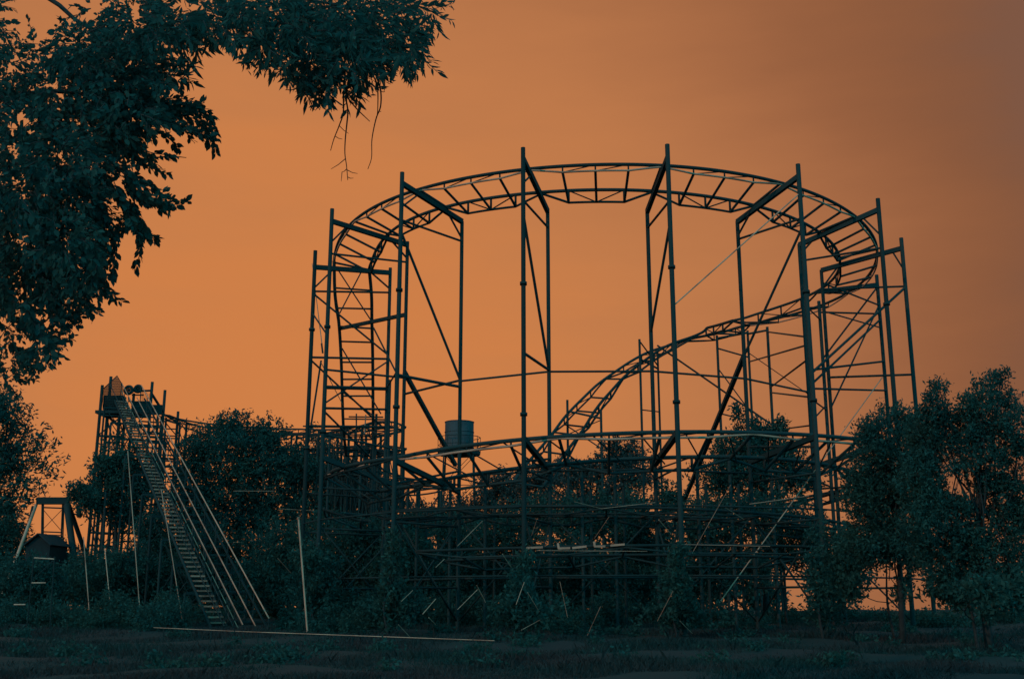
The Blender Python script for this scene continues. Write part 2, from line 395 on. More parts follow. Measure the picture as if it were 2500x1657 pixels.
track(dv_o, dv_i, 1.15, r=.07, bow=.30, bowo=.28, tie_d=.09, chord_mat=M_STEEL)

# middle ring, near arc
MO = [(985, 1111, 0), (1081, 1101, 0), (1180, 1083, 0), (1264, 1072, 0), (1300, 1070, 0), (1438, 1060, 0), (1560, 1055, 0), (1630, 1054, 0), (1810, 1056, 0), (1959, 1062, 0), (2040, 1066, 0), (2100, 1072, 0)]
MI = [(1012, 1184, 0), (1078, 1172, 0), (1145, 1158, 0), (1267, 1143, 0), (1450, 1124, 0), (1624, 1117, 0), (1750, 1116, 0), (1900, 1119, 0), (1990, 1130, 0)]
mo = smooth_theta(MO, R_OUT, -1.35, 1.45, 110); mi = smooth_theta(MI, R_IN, -1.35, 1.45, 110)
iA = int((ang(970, 1113, R_OUT) + 1.35) / 2.8 * 109)
track(mo[iA:], mi[iA:], 1.3, r=.066, bow=.36, bowo=.12, tie_d=.10)
track(mo[:iA + 1], mi[:iA + 1], 1.3, r=.066, bow=.3, bowo=.12, tie_d=.09, chord_mat=M_STEEL)  # left end of the same chord, coloured dark as its unlit stretch
# diagonal lacing of the middle ring
for i in range(3, 106, 5):
    member('lacing', mo[i], mi[min(i + 4, 109)] - Vector((0, 0, .2)), .05)
# beams of the middle ring
for k, pa, pb in ((1, 1117, 1190), (2, 1124, 1200), (3, 1072, 1150), (4, 1057, 1132), (5, 1066, 1128), (6, 1070, 1140)):
    strut(S[k][0], pa, S[k][1], pb, .16, 'cross_beam', box=True)
for k, pa, pb in ((1, 1060, 1100), (2, 1180, 1150), (3, 1125, 1120), (5, 1090, 1090)):
    strut(S[k][0], pa, S[k][1], pb, .06)
# lowest ring, half buried in the thicket
LO = [(1000, 1345, 0), (1130, 1342, 0), (1290, 1336, 0), (1520, 1331, 0), (1700, 1330, 0), (1940, 1334, 0), (2060, 1338, 0)]
LI = [(1040, 1372, 0), (1190, 1362, 0), (1400, 1356, 0), (1600, 1354, 0), (1800, 1356, 0), (1960, 1362, 0)]
lo_ = smooth_theta(LO, R_OUT + .4, -.62, .55, 90); li_ = smooth_theta(LI, R_IN + .4, -.62, .55, 90)
track(lo_, li_, 1.4, r=.045, bow=.3, bowo=.18, tie_d=.07, chord_mat=M_STEEL)
for x0, y0, x1, y1 in ((1285, 1337, 1325, 1335), (1362, 1338, 1392, 1337), (1397, 1337, 1432, 1333), (1450, 1333, 1478, 1333), (1490, 1331, 1525, 1328), (1362, 1325, 1364, 1338), (1450, 1321, 1452, 1333)):
    member('sunlit_dash', P(x0, y0, 32.3), P(x1, y1, 32.3), .05, M_SUNLIT, box=True, d2=.06)  # short bars coloured bright, painting sunlit dashes along the lowest track

# back of the middle ring and the bracing that ties the posts together low down
def arc(R, t0, t1, z0, z1, n=70): return [Vector((RC.x + R * math.sin(t), RC.y - R * math.cos(t), z0 + (z1 - z0) * i / (n - 1))) for i, t in enumerate(np.linspace(t0, t1, n))]
track(arc(R_OUT, 1.5, 4.9, 6.3, 4.9), arc(R_IN, 1.5, 4.9, 5.9, 4.5), 1.3, r=.06, bow=.3, bowo=.2, tie_d=.08, chord_mat=M_STEEL)
track(arc(R_OUT - 1.6, -1.2, 1.6, 4.6, 4.0), arc(R_IN - 1.6, -1.2, 1.6, 4.4, 3.8), 1.3, r=.05, bow=.25, bowo=.2, tie_d=.07, chord_mat=M_STEEL, tie_stuff=True)
LB = MB()
def lbr(a, b, d): LB.tube([a, b], d / 2, 6)
for k in range(0, 7):
    o, i = S[k]; o2, i2 = S[k + 1]
    for za, zb in ((2.2, 2.2), (4.2, 4.2), (5.6, 5.6)):
        lbr(i.h(za), i2.h(zb), .07); lbr(o.h(za - .3), i.h(za - .3), .07)
        if za < 5: lbr(o.h(za), o2.h(za), .055)
    lbr(i.h(.8), i2.h(4.2), .06); lbr(i.h(4.2), i2.h(.8), .06); lbr(o.h(.8), i.h(4), .06); lbr(o.h(4), i.h(.8), .06)
    for zz in (gz(0, o.y) + .02, 6.9 + .3 * (k % 3), 11.4 - .4 * (k % 2)):
        member('flange', o.h(zz), o.h(zz + .10), .23)
LB.obj('low_bracing', M_STEEL, CO, kind='stuff')
for k, (px, py) in enumerate(((1020, 1180), (1100, 1172), (1185, 1160), (1420, 1135), (1500, 1128), (1700, 1120), (1780, 1120), (1880, 1122))):
    Post(px, py, R=R_IN - 1.0, d=.11); Post(px + 22, py + 60, R=R_IN - 3.0, d=.10)
# posts under the far dive
D1 = Post(1561, 828, Y=52.6, d=.12); D2 = Post(1750, 819, Y=53.4, d=.13); D3 = Post(1825, 807, Y=53.6, d=.12); D4 = Post(1873, 798, Y=53.0, d=.14)
D5 = Post(1385, 976, Y=51.6, d=.12); D6 = Post(1467, 999, Y=50.6, d=.12); D7 = Post(1605, 850, Y=54.6, d=.11)
for a, pa, b, pb, d in ((D5, 1003, D6, 1021, .10), (D1, 876, D7, 900, .10), (D1, 832, D7, 893, .06), (D2, 850, D3, 872, .07), (D4, 810, S[6][1], 822, .06),
                        (D3, 883, S[6][1], 843, .06), (D4, 945, S[6][1], 879, .06), (D4, 958, S[6][1], 969, .06), (D2, 1009, D3, 1029, .06),
                        (D7, 843, D4, 1038, .075), (D6, 1025, D5, 1060, .04), (D2, 900, D3, 1010, .05), (D4, 1050, S[6][1], 1038, .05),
                        (D2, 826, D3, 812, .09), (D3, 815, D4, 806, .09), (D5, 1040, D6, 1095, .05), (D1, 1000, D7, 1005, .05)):
    strut(a, pa, b, pb, d)

# thin rods coloured as if glinting in the thicket below the rings
RODS = [(1117, 1332, 1178, 1271), (1064, 1384, 1085, 1364), (980, 1467, 1008, 1440), (1032, 1498, 1064, 1461), (1117, 1487, 1166, 1438), (1164, 1428, 1186, 1470),
        (1227, 1352, 1248, 1384), (1047, 1507, 1064, 1524), (973, 1524, 1000, 1553), (1288, 1445, 1317, 1493), (1367, 1419, 1386, 1507),
        (1466, 1480, 1434, 1550), (1273, 1537, 1319, 1512), (1643, 1442, 1605, 1515), (1784, 1183, 1690, 1350), (1487, 1261, 1451, 1314), (1608, 1268, 1638, 1302),
        (1772, 1239, 1816, 1267), (1402, 1224, 1468, 1241), (1468, 1241, 1600, 1226), (1310, 1270, 1298, 1306), (1660, 1515, 1690, 1545), (1830, 1230, 1975, 1210),
        (680, 1241, 765, 1246), (570, 1198, 668, 1198), (570, 1323, 592, 1324), (678, 1362, 716, 1404), (1655, 1328, 1880, 1333), (1310, 1343, 1580, 1345), (1260, 1475, 1280, 1420)]
for x0, y0, x1, y1 in RODS:
    Y = 30.2 if x0 > 900 else 44
    member('tie_rod', P(x0, y0, Y), P(x1, y1, Y + .5), .014 if x0 % 3 else .02, M_SUNLIT)

# ------------------------------------------------------------------ lift hill with its stairway
HB, HT = P(593, 1524, 38), P(297, 934, 57)
RB, RT = P(657, 1509, 38), P(345, 940, 57)
dirL = (HT - HB); dh = Vector((dirL.x, dirL.y, 0)).normalized(); side = Vector((dh.y, -dh.x, 0))   # to the viewer's right
def onl(a, b, t, dz=0, ds=0): return a.lerp(b, t) + Vector((0, 0, dz)) + side * ds
ST = MB(); HT2 = HT + side * .36
for ds in (-.62, -.05): ST.tube([onl(HB, HT2, 0, -1.02, ds), onl(HB, HT2, 1, -1.02, ds)], .06, 6)
stair = ST.obj('lift_stairway', M_STEEL, CO)
NT = 66
tread_me = MB()
for k in range(7): tread_me.box((-.23 + k * .077, 0, 0), .035, .24, .03)
tread_me.box((0, -.12, -.01), .53, .025, .06); tread_me.box((0, .12, -.01), .53, .02, .05)
tread_me.F = tread_me.F; tm = mesh('stair_tread', tread_me.V, tread_me.F, M_TREAD)
angz = math.atan2(side.y, side.x)
for k in range(NT):
    o = link('stair_tread', tm, stair, onl(HB, HT2, (k + .5) / NT, -.96, -.335) - wloc(stair)); o.rotation_euler = (0, 0, angz)
def rail_line(a, b, dz, ds, d, mat, name='handrail', par=None):
    return member(name, onl(a, b, 0, dz, ds), onl(a, b, 1, dz, ds), d, mat, parent=par or stair)
rail_line(HB, HT, 0, 0, .04, M_SUNLIT); rail_line(HB, HT, -.42, 0.02, .03, M_SUNLIT); rail_line(HB, HT, -.05, -.64, .04, M_STEEL)
rail_line(HB, HT, -.72, .05, .05, M_STEEL)
for k in range(0, 24):
    t = k / 23; member('baluster', onl(HB, HT, t, -1.0, 0), onl(HB, HT, t, 0, 0), .04, M_STEEL, parent=stair)
rail_line(RB, RT, 0, 0, .05, M_SUNLIT, 'lift_guard_rail', CO)
for k in range(0, 14):
    t = k / 13; member('guard_rail_post', onl(RB, RT, t, -.95, 0), onl(RB, RT, t, 0, 0), .045)
# chain lift track between stairway and guard rail
for ds in (.42, 1.25):
    rail_line(HB, HT, -.75, ds, .09, M_STEEL, 'rail', CO)
rail_line(HB, HT, -.72, .85, .05, M_TREAD if False else M_SUNLIT, 'lift_chain', CO)
for k in range(34):
    t = (k + .5) / 34; member('track_tie', onl(HB, HT, t, -.84, .38), onl(HB, HT, t, -.84, 1.3), .07, box=True)
for k in range(1, 12):
    t = k / 11.5; pts = []
    for ds in (-.95, 1.35):
        top = onl(HB, HT, t, -1.05, ds); pts.append(top); member('support_post', (top.x, top.y, gz(0, top.y) - .1), top, .10)
    member('cross_beam', pts[0], pts[1], .10, box=True)
    h = pts[0].z - gz(0, pts[0].y)
    if h > 1.5:
        nb = max(1, int(h / 2.4))
        for j in range(nb):
            z0, z1 = h * j / nb, h * (j + 1) / nb
            member('trestle_brace', (pts[0].x, pts[0].y, pts[0].z - h + z0), (pts[1].x, pts[1].y, pts[1].z - h + z1), .045)
            member('trestle_brace', (pts[1].x, pts[1].y, pts[1].z - h + z0), (pts[0].x, pts[0].y, pts[0].z - h + z1), .045)
            member('trestle_brace', (pts[0].x, pts[0].y, pts[0].z - h + z1), (pts[1].x, pts[1].y, pts[1].z - h + z1), .05)
# tower at the crest
TW = [Post(250, 940, Y=57, d=.16), Post(262, 1008, Y=58.8, d=.15), Post(271, 919, Y=57.4, d=.16), Post(296, 965, Y=57.2, d=.17), Post(306, 1000, Y=59, d=.16),
      Post(327, 960, Y=58.4, d=.15), Post(372, 932, Y=58.6, d=.16), Post(403, 952, Y=60, d=.16), Post(435, 1004, Y=61, d=.15), Post(456, 1030, Y=62.4, d=.14), Post(386, 1010, Y=61.5, d=.14), Post(395, 1015, Y=60, d=.14)]
def tw(i, pa, j, pb, d=.08): strut(TW[i], pa, TW[j], pb, d)
for lv in (1005, 1013, 1063, 1120, 1180, 1240, 1299, 1330):
    tw(0, lv, 3, lv + 2, .09); tw(1, lv + 3, 4, lv + 4, .07); tw(0, lv, 1, lv + 2, .06); tw(3, lv + 1, 4, lv + 3, .06)
for lv in (1040, 1057, 1063, 1090, 1104, 1130, 1170, 1200, 1230, 1260, 1300, 1320):
    tw(5, lv, 6, lv + 2, .08); tw(6, lv + 2, 7, lv + 3, .07); tw(11, lv + 6, 8, lv + 7, .06)
for a, b in ((1020, 1063), (1063, 1120), (1120, 1180), (1180, 1240), (1240, 1299)):
    tw(0, b, 3, a, .06); tw(3, b, 5, a, .06); tw(5, a, 6, b, .06); tw(6, b, 7, a, .05); tw(3, a, 4, b, .05); tw(11, a, 8, b, .05); tw(8, a, 9, b - 10, .045); tw(9, a, 8, b, .045)
tw(1, 1014, 3, 1040, .13); tw(1, 1014, 3, 1012, .09); tw(6, 960, 7, 1006, .15); tw(7, 1010, 8, 1030, .09)
strut(TW[1], 1020, TW[3], 1110, .06)
# crest platform with guard panels
pc = (P(250, 1004, 57) + P(345, 1008, 58.5)) / 2
MB().box(pc + Vector((0, 0, -.1)), 2.3, 1.6, .16).obj('crest_platform', M_STEEL, CO, False)
MB().box(P(362, 1000, 59.2), 1.5, .1, .55).obj('crest_platform', M_STEEL, CO, False)
MB().box(P(345, 990, 58.6), .95, .12, .5).obj('guard_panel', M_STEEL, CO, False)
gp = MB()
A_, B_, C_, D_, E_ = [P(x, y, 57.1) for x, y in ((251, 950), (286, 917), (300, 942), (300, 1000), (250, 1000))]
gp.tube([A_, B_, C_], .03, 5)
for k in range(30):      # close wire mesh of the guard
    x = 251 + k * 1.7; yt = 950 - (x - 251) * 33 / 35 if x < 286 else 917 + (x - 286) * 25 / 14
    gp.tube([P(x, yt, 57.1), P(x, 1000, 57.1)], .014, 4)
for y in range(925, 1001, 4):
    x0 = 251 + max(0, (950 - y)) * 35 / 33; x1 = 286 + max(0, min(14, (y - 917) * 14 / 25))
    gp.tube([P(x0, y, 57.08), P(x1, y, 57.08)], .014, 4)
gp.obj('guard_mesh', M_STEEL, CO, kind='stuff')
for x, y, w, h in ((280, 984, 1.0, .75),): MB().box(P(x, y, 57.4), w, .6, h).obj('motor_housing', M_STEEL, CO, False)
def wheel(c, r, nm):
    w = MB(); ring = [c + Vector((math.cos(a) * r, 0, math.sin(a) * r)) for a in np.linspace(0, 2 * math.pi, 19)]
    w.tube(ring, .085, 6)
    for a in np.linspace(0, math.pi, 5)[:-1]: w.tube([c - Vector((math.cos(a), 0, math.sin(a))) * r, c + Vector((math.cos(a), 0, math.sin(a))) * r], .035, 5)
    w.obj(nm, M_STEEL, CO)
wheel(P(314, 952, 57.5), .2, 'chain_wheel'); wheel(P(337, 949, 58), .17, 'chain_wheel')
member('cross_beam', P(322, 955, 58.2), P(372, 953, 58.6), .1, box=True); member('cross_beam', P(322, 964, 58.2), P(350, 964, 58.6), .07, box=True)
for k in range(9): member('baluster', P(345 + k * 3.2, 953 + (k * 1.2), 58.6), P(344 + k * 3.2, 990, 58.6), .025)
# slender pale props standing in front of the lift
for x0, y0, x1, y1 in ((204, 1310, 219, 1505), (256, 1338, 273, 1516), (312, 1100, 341, 1483), (394, 1195, 447, 1525)):
    a = P(x0, y0, 39.5); b = P(x1, y1, 38.5); member('slender_prop', b, a, .032, M_SUNLIT)

# ------------------------------------------------------------------ run from the crest to the foot of the helix
def far_run(pts, gauge=1.3, spacing=1.0, bow=.28, bank=.15, posts=True, pd=.12, stuff=True):
    c = resample(catmull([P(*q) for q in pts], 8), 70); A, B = [], []
    for i, p in enumerate(c):
        t = c[min(i + 1, 69)] - c[max(i - 1, 0)]; l = Vector((-t.y, t.x, 0)).normalized() * gauge / 2
        A.append(p + l + Vector((0, 0, bank))); B.append(p - l - Vector((0, 0, bank)))
    track(A, B, spacing, r=.05, bow=bow, bowo=bow * .6, chord_mat=M_STEEL, tie_stuff=stuff)
    if posts:
        prev = None; FB = MB()
        for i in range(3, 69, 8):
            pp = []
            for q in (A[i], B[i]):
                top = q + Vector((0, 0, -.1)); member('support_post', (top.x, top.y, gz(0, top.y) - .2), top, pd); pp.append(top)
            g = gz(0, pp[0].y); h = pp[0].z - g
            member('cross_beam', pp[0] - Vector((0, 0, .15)), pp[1] - Vector((0, 0, .15)), .1, box=True)
            if prev:
                for q, r_ in zip(prev, pp):
                    for f0, f1 in ((.95, .55), (.55, .95), (.5, .5), (.1, .5)):
                        FB.tube([Vector((q.x, q.y, g + h * f0)), Vector((r_.x, r_.y, g + h * f1))], .025, 5)
            prev = pp
        FB.obj('trestle_bracing', M_STEEL, CO, kind='stuff')
far_run([(392, 1008, 60.5), (430, 1022, 61.5), (470, 1032, 62), (520, 1040, 62), (600, 1047, 61), (700, 1052, 59), (790, 1054, 56), (845, 1047, 53.5), (885, 1036, 52), (925, 1037, 50.5), (955, 1050, 48)], bank=.18)
far_run([(740, 1100, 58), (820, 1092, 56), (900, 1090, 54), (960, 1098, 51)], bank=.1)
far_run([(800, 1168, 57), (870, 1155, 54.5), (930, 1160, 52), (1000, 1185, 50), (1090, 1190, 50)], bank=.12)
for x in (852, 894, 806, 868, 930):
    Post(x, 1052 + (x % 7) * 2, Y=51 + (x % 5), d=.13)
Post(952, 927, Y=44, d=.12); Post(919, 1010, Y=50, d=.12)
for x0, y0, x1, y1 in ((700, 1062, 958, 1060), (815, 1066, 955, 1064), (838, 1022, 945, 1024), (852, 1017, 935, 1018), (870, 1010, 870, 1120), (820, 1085, 940, 1105), (820, 1105, 940, 1086), (860, 1120, 945, 1160), (845, 1140, 945, 1106), (740, 1040, 960, 1042), (885, 1075, 945, 1120), (880, 1120, 940, 1070)):
    member('brace', P(x0, y0, 51), P(x1, y1, 50), .07)
member('tie_rod', P(800, 1158, 40), P(950, 1118, 39), .035, M_SUNLIT); member('tie_rod', P(893, 1012, 48), P(890, 1058, 48), .06, M_SUNLIT)

# ------------------------------------------------------------------ water tank on its tower
TK = empty('water_tank', (P(1121, 1100, 72).x, 72, gz(0, 72)), 'small round water tank with a railed platform on thin legs behind the coaster', 'water tank')
c = P(1121, 1095, 72); zt = zrow(72, 1030); zb = zrow(72, 1095); r = 35 / F * 72 * 1.01
tk = MB(); n = 32
for z in (zb, zt):
    for k in range(n): tk.V.append(Vector((c.x + r * math.cos(6.2832 * k / n), 72 + r * math.sin(6.2832 * k / n), z)))
for k in range(n): tk.F.append((k, (k + 1) % n, n + (k + 1) % n, n + k))
tk.F.append(tuple(range(n, 2 * n))); tk.F.append(tuple(range(n - 1, -1, -1))); tko = tk.obj('tank', M_TANK, TK, False)
for z in (zt - .02, zt - .7, zb + .05): MB().tube([Vector((c.x + (r + .01) * math.cos(a), 72 + (r + .01) * math.sin(a), z)) for a in np.linspace(0, 2 * math.pi, 33)], .03, 5).obj('hoop', M_TANK, tko)
rp = 52 / F * 72; zp = zrow(72, 1106)
pf = MB()
for z in (zp - .13, zp + .13):
    for k in range(12): pf.V.append(Vector((c.x + rp * math.cos(6.2832 * k / 12), 72 + rp * math.sin(6.2832 * k / 12), z)))
for k in range(12): pf.F.append((k, (k + 1) % 12, 12 + (k + 1) % 12, 12 + k))
pf.F.append(tuple(range(12, 24))); pf.F.append(tuple(range(11, -1, -1))); pf.obj('platform', M_STEEL, TK, False)
zr = zrow(72, 1068)
rl = MB().tube([Vector((c.x + rp * math.cos(a), 72 + rp * math.sin(a), zr)) for a in np.linspace(0, 2 * math.pi, 13)], .025, 5).obj('railing', M_STEEL, TK)
MB().tube([Vector((c.x + rp * math.cos(a), 72 + rp * math.sin(a), (zr + zp) / 2)) for a in np.linspace(0, 2 * math.pi, 13)], .02, 5).obj('railing', M_STEEL, TK)
for k in range(12):
    a = 6.2832 * k / 12; member('railing_post', (c.x + rp * math.cos(a), 72 + rp * math.sin(a), zp), (c.x + rp * math.cos(a), 72 + rp * math.sin(a), zr), .04, parent=rl)
legs = []
for sx in (-1, 1):
    for sy in (-1, 1):
        t = Vector((c.x + sx * .95, 72 + sy * .9, zp - .1)); b = Vector((c.x + sx * 1.3, 72 + sy * 1.2, gz(0, 72) - .3)); legs.append((b, t)); member('leg', b, t, .11, parent=TK)
for i, j in ((0, 2), (1, 3), (0, 1), (2, 3)):
    for k in range(5):
        a0, a1 = k / 5, (k + 1) / 5; p = lambda l, t: legs[l][0].lerp(legs[l][1], t)
        member('brace', p(i, a0), p(j, a1), .04, parent=TK); member('brace', p(j, a0), p(i, a1), .04, parent=TK); member('brace', p(i, a1), p(j, a1), .05, parent=TK)

# ------------------------------------------------------------------ A-frame ride, hut and pipe frame at far left
YA = 52
AF = empty('swing_ride_frame', (P(130, 1480, YA).x, YA, gz(0, YA)), 'steel A-frame of an old ride with a braced tower and splayed legs', 'ride frame')
bx = (P(92, 1222, YA), P(168, 1222, YA)); member('cross_beam', bx[0], bx[1], .32, parent=AF, box=True)
def am(name, x0, y0, x1, y1, d, mat=M_STEEL, dy=0, dy1=None): return member(name, P(x0, y0, YA + dy), P(x1, y1, YA + (dy if dy1 is None else dy1)), d, mat, parent=AF)
am('tower_post', 103, 1225, 99, 1480, .07); am('tower_post', 106, 1228, 104, 1480, .07, dy=1); am('tower_post', 153, 1228, 142, 1480, .07); am('tower_post', 156, 1230, 148, 1480, .07, dy=1)
am('tower_rail', 104, 1238, 153, 1240, .07); am('tower_rail', 102, 1297, 148, 1299, .06); am('tower_rail', 102, 1304, 148, 1306, .04); am('tower_rail', 101, 1345, 146, 1347, .05)
am('brace', 105, 1243, 148, 1293, .03); am('brace', 152, 1243, 103, 1293, .03); am('brace', 103, 1305, 146, 1345, .03); am('brace', 147, 1305, 101, 1345, .03)
am('leg', 0, 1470, 88, 1232, .15, M_SUNLIT, dy=-3, dy1=0); am('leg', 40, 1400, 80, 1236, .12, dy=3, dy1=0)
am('leg', 190, 1430, 163, 1230, .30, dy=-3, dy1=0); am('leg', 215, 1370, 168, 1232, .22, dy=2, dy1=0)
am('arm', 168, 1239, 196, 1241, .05); am('lamp_bracket', 192, 1240, 194, 1262, .22); am('arm', 176, 1254, 192, 1255, .07)
am('mast', 95, 1214, 96, 1182, .03)
HU = empty('park_hut', (P(95, 1450, 48).x, 48, gz(0, 48)), 'small dark hut with a pitched roof below the A-frame ride', 'hut')
hc = P(95, 1303, 48); hz = zrow(48, 1330); w_, d_ = .58, 1.1; g = gz(0, 48) - .1
MB().box((hc.x, 49, (hz + g) / 2), 2 * w_ - .12, 2 * d_ - .3, hz - g).obj('wall', M_WOOD, HU, False)
for sx in (-1, 1):
    ridge = Vector((hc.x, 0, hc.z)); eave = Vector((hc.x + sx * w_, 0, hz - .02)); nrm = Vector((sx * (hc.z - hz), 0, w_)).normalized() * .05
    m_ = MB(); q = [ridge, eave, eave + nrm, ridge + nrm]
    for yy in (49 - d_, 49 + d_):
        for v in q: m_.V.append(Vector((v.x, yy, v.z)))
    m_.F += [(0, 1, 2, 3), (7, 6, 5, 4), (0, 4, 5, 1), (1, 5, 6, 2), (2, 6, 7, 3), (3, 7, 4, 0)]; m_.obj('roof', M_ROOF, HU, False)
MB().poly([(hc.x - w_ + .1, 49 - d_ + .15, hz), (hc.x + w_ - .1, 49 - d_ + .15, hz), (hc.x, 49 - d_ + .15, hc.z - .03)]).obj('gable', M_WOOD, HU, False)
PF = empty('ladder_frame', (P(100, 1470, 36).x, 36, gz(0, 36)), 'pale pipe ladder frame standing in front of the hut', 'metal frame')
def pm(nm, x0, y0, x1, y1, d=.045, dy=0): member(nm, P(x0, y0, 36 + dy), P(x1, y1, 36 + dy), d, M_PALE if nm == 'rung' else M_STEEL, parent=PF)
pm('upright', 83, 1358, 66, 1530); pm('upright', 133, 1358, 122, 1530); pm('rung', 83, 1361, 133, 1364); pm('rung', 77, 1422, 112, 1422); pm('brace', 130, 1368, 80, 1415, .03)
pm('rung', 34, 1475, 62, 1475)

# pole and pipe rail in front
PO = empty('slim_pole', P(751, 1543, 34), 'slim pale pole standing alone in front of the thicket', 'pole')
member('shaft', P(751, 1548, 34), P(729, 1266, 34), .06, M_SUNLIT, parent=PO); member('cap', P(729, 1266, 34), P(728.7, 1262, 34), .085, M_SUNLIT, parent=PO)
PR = empty('pipe_rail', P(800, 1550, 28.7), 'long low pipe rail running along the edge of the meadow', 'rail')
member('pipe', P(375, 1531, 29.5), P(600, 1541, 29), .016, M_SUNLIT, parent=PR); member('pipe', P(600, 1541, 29), P(1207, 1563, 28), .02, M_SUNLIT, parent=PR)
for x in range(400, 1207, 115):
    p = P(x, 1532 + (x - 375) * .0375, 29.5 - (x - 375) * .0018); member('rail_post', (p.x, p.y, gz(0, p.y) - .1), p, .035, M_STEEL, parent=PR)

# ------------------------------------------------------------------ trees and thickets
NQ = [0]
def leaf_cloud(blobs, s, cov, tuft=.30, nper=18, aspect=.5, droop=0):
    """blobs: (centre, rx, ry, rz) in metres. Twig tufts are scattered through each volume, leaves through each tuft"""
    allV = []
    for cen, rx, ry, rz in blobs:
        n = int(2.3 * cov * math.pi * rx * rz / (.2 * s * s)); NQ[0] += n; k = max(n // nper, 3)
        d = rng.normal(size=(k, 3)); d /= np.linalg.norm(d, axis=1)[:, None]
        rad = rng.random(k) ** .42 * (1 + .28 * rng.random(k) ** 4)
        lump = 1 + .16 * np.sin(d[:, 0] * 5 + cen[0] * 3) + .14 * np.sin(d[:, 2] * 6 + cen[2] * 5) + .10 * rng.normal(size=k)
        tc_ = np.array(cen) + d * (rad * lump)[:, None] * np.array([rx, ry, rz])
        tdir = d * .8 + rng.normal(size=(k, 3)) * .6 + np.array([0, 0, .25]); tdir /= np.linalg.norm(tdir, axis=1)[:, None]
        tl = tuft * (.5 + rng.random(k)) * (rx + rz) / 2
        idx = np.repeat(np.arange(k), nper); u = rng.random(len(idx)) - .35
        pos = tc_[idx] + tdir[idx] * (tl[idx] * u)[:, None] + rng.normal(size=(len(idx), 3)) * (s * .75)
        ax = tdir[idx] * .7 + rng.normal(size=pos.shape) * .7; ax[:, 2] -= droop; ax /= np.linalg.norm(ax, axis=1)[:, None]
        b = np.cross(ax, rng.normal(size=pos.shape)); b /= np.linalg.norm(b, axis=1)[:, None]
        ls = s * (.6 + .8 * rng.random(len(idx)))[:, None]
        allV.append(np.stack([pos - ax * ls * .5, pos + b * ls * aspect * .5 - ax * ls * .05, pos + ax * ls * .5, pos - b * ls * aspect * .5 - ax * ls * .05], 1))
    V = np.concatenate(allV).reshape(-1, 3); return V, np.arange(len(V)).reshape(-1, 4)
def tree(name, label, cat, Y, blobs, s=.16, cov=2.2, group=None, mat=M_LEAF, trunk=None, depth=1.0, tuft=.30, aspect=.45, tr=.14, limbs=True, sprigs=2):
    """blobs in photo pixels: (px, py, rx, ry[, dY])"""
    bl = []
    for q in blobs:
        px, py, rx, ry = q[:4]; yy = Y + (q[4] if len(q) > 4 else rng.normal() * .25)
        c_ = P(px, py, yy); k = yy / F
        bl.append((c_, rx * k, max((rx + ry) / 2 * k * depth, .4), ry * k))
    tops = [b for b in bl]
    for c_, a_, d_, b_ in tops:
        for _k in range(sprigs):
            an = rng.uniform(-1.1, 1.1); q = c_ + Vector((math.sin(an) * a_ * 1.02, rng.normal() * .2, math.cos(an) * b_ * 1.04))
            if any(((q.x - o[0].x) / o[1]) ** 2 + ((q.z - o[0].z) / o[3]) ** 2 < .8 for o in tops if o[0] is not c_): continue
            bl.append((q + Vector((0, 0, .08 * b_)), max(.07, a_ * .06), .10, max(.16, b_ * .28)))
    cx = sum(b[0].x * b[1] * b[3] for b in bl) / sum(b[1] * b[3] for b in bl)
    if trunk: cx = P(trunk, 1500, Y).x
    root = empty(name, (cx, Y, gz(0, Y)), label, cat, group)
    V, Fq = leaf_cloud(bl, s, cov, tuft=tuft, aspect=aspect)
    V[:, 2] = np.maximum(V[:, 2], gz(0, Y) - .1)
    V -= np.array(root.location)
    cr = link('crown', mesh('crown', V, Fq, mat), root); cr['kind'] = 'stuff'
    b0 = Vector((cx, Y, gz(0, Y) - .2)); zc = sum(b[0].z for b in bl) / len(bl)
    top = Vector((cx + rng.normal() * .2, Y, max(zc, b0.z + .5)))
    tb = MB(); midp = b0.lerp(top, .5) + Vector((rng.normal() * .12, 0, 0)); tb.tube(resample(catmull([b0, midp, top], 4), 7), tr, 7, tr * .3).obj('trunk', M_BARK, root)
    if limbs:
        lb = MB()
        for c_, a, _, b in tops:
            st = b0.lerp(top, .45 + .5 * rng.random()); m2 = st.lerp(c_, .55) + Vector((rng.normal() * .15, rng.normal() * .15, -.1))
            tip = c_ + Vector((0, 0, b * .5)); tb2 = resample(catmull([st, m2, tip], 4), 8); lb.tube(tb2, tr * .26, 5, .012)
            for _i in range(4):
                e_ = c_ + Vector(rng.normal(size=3)) * .55 * min(a, b); lb.tube([tb2[4], tb2[4].lerp(e_, .5) + Vector((0, 0, .08)), e_], tr * .10, 4, .006)
        lb.obj('limbs', M_BARK, root)
    return root
G_T = 'trees around the coaster'; G_B = 'bushes of the thicket below the coaster'
tree('spreading_tree', 'feathery tree with level boughs at the left edge, beside the A-frame ride', 'tree', 30,
     [(e - w, y, w, h) for y, e, w, h in ((950, 40, 40, 10), (972, 62, 45, 9), (990, 80, 60, 9), (1008, 104, 60, 8), (1028, 92, 60, 8), (1046, 137, 70, 8), (1064, 112, 60, 8), (1084, 128, 70, 8), (1102, 142, 80, 8), (1126, 122, 70, 8), (1150, 137, 70, 9), (1174, 147, 80, 8), (1196, 112, 60, 9), (1216, 92, 60, 9), (1240, 72, 60, 9))] + [(-30, 1090, 60, 110), (-10, 1010, 40, 40), (0, 1240, 40, 30), (10, 1130, 36, 50)], sprigs=0, aspect=.36, s=.14, cov=1.7, tuft=.35, depth=.9, group=G_T, trunk=-60, tr=.1)
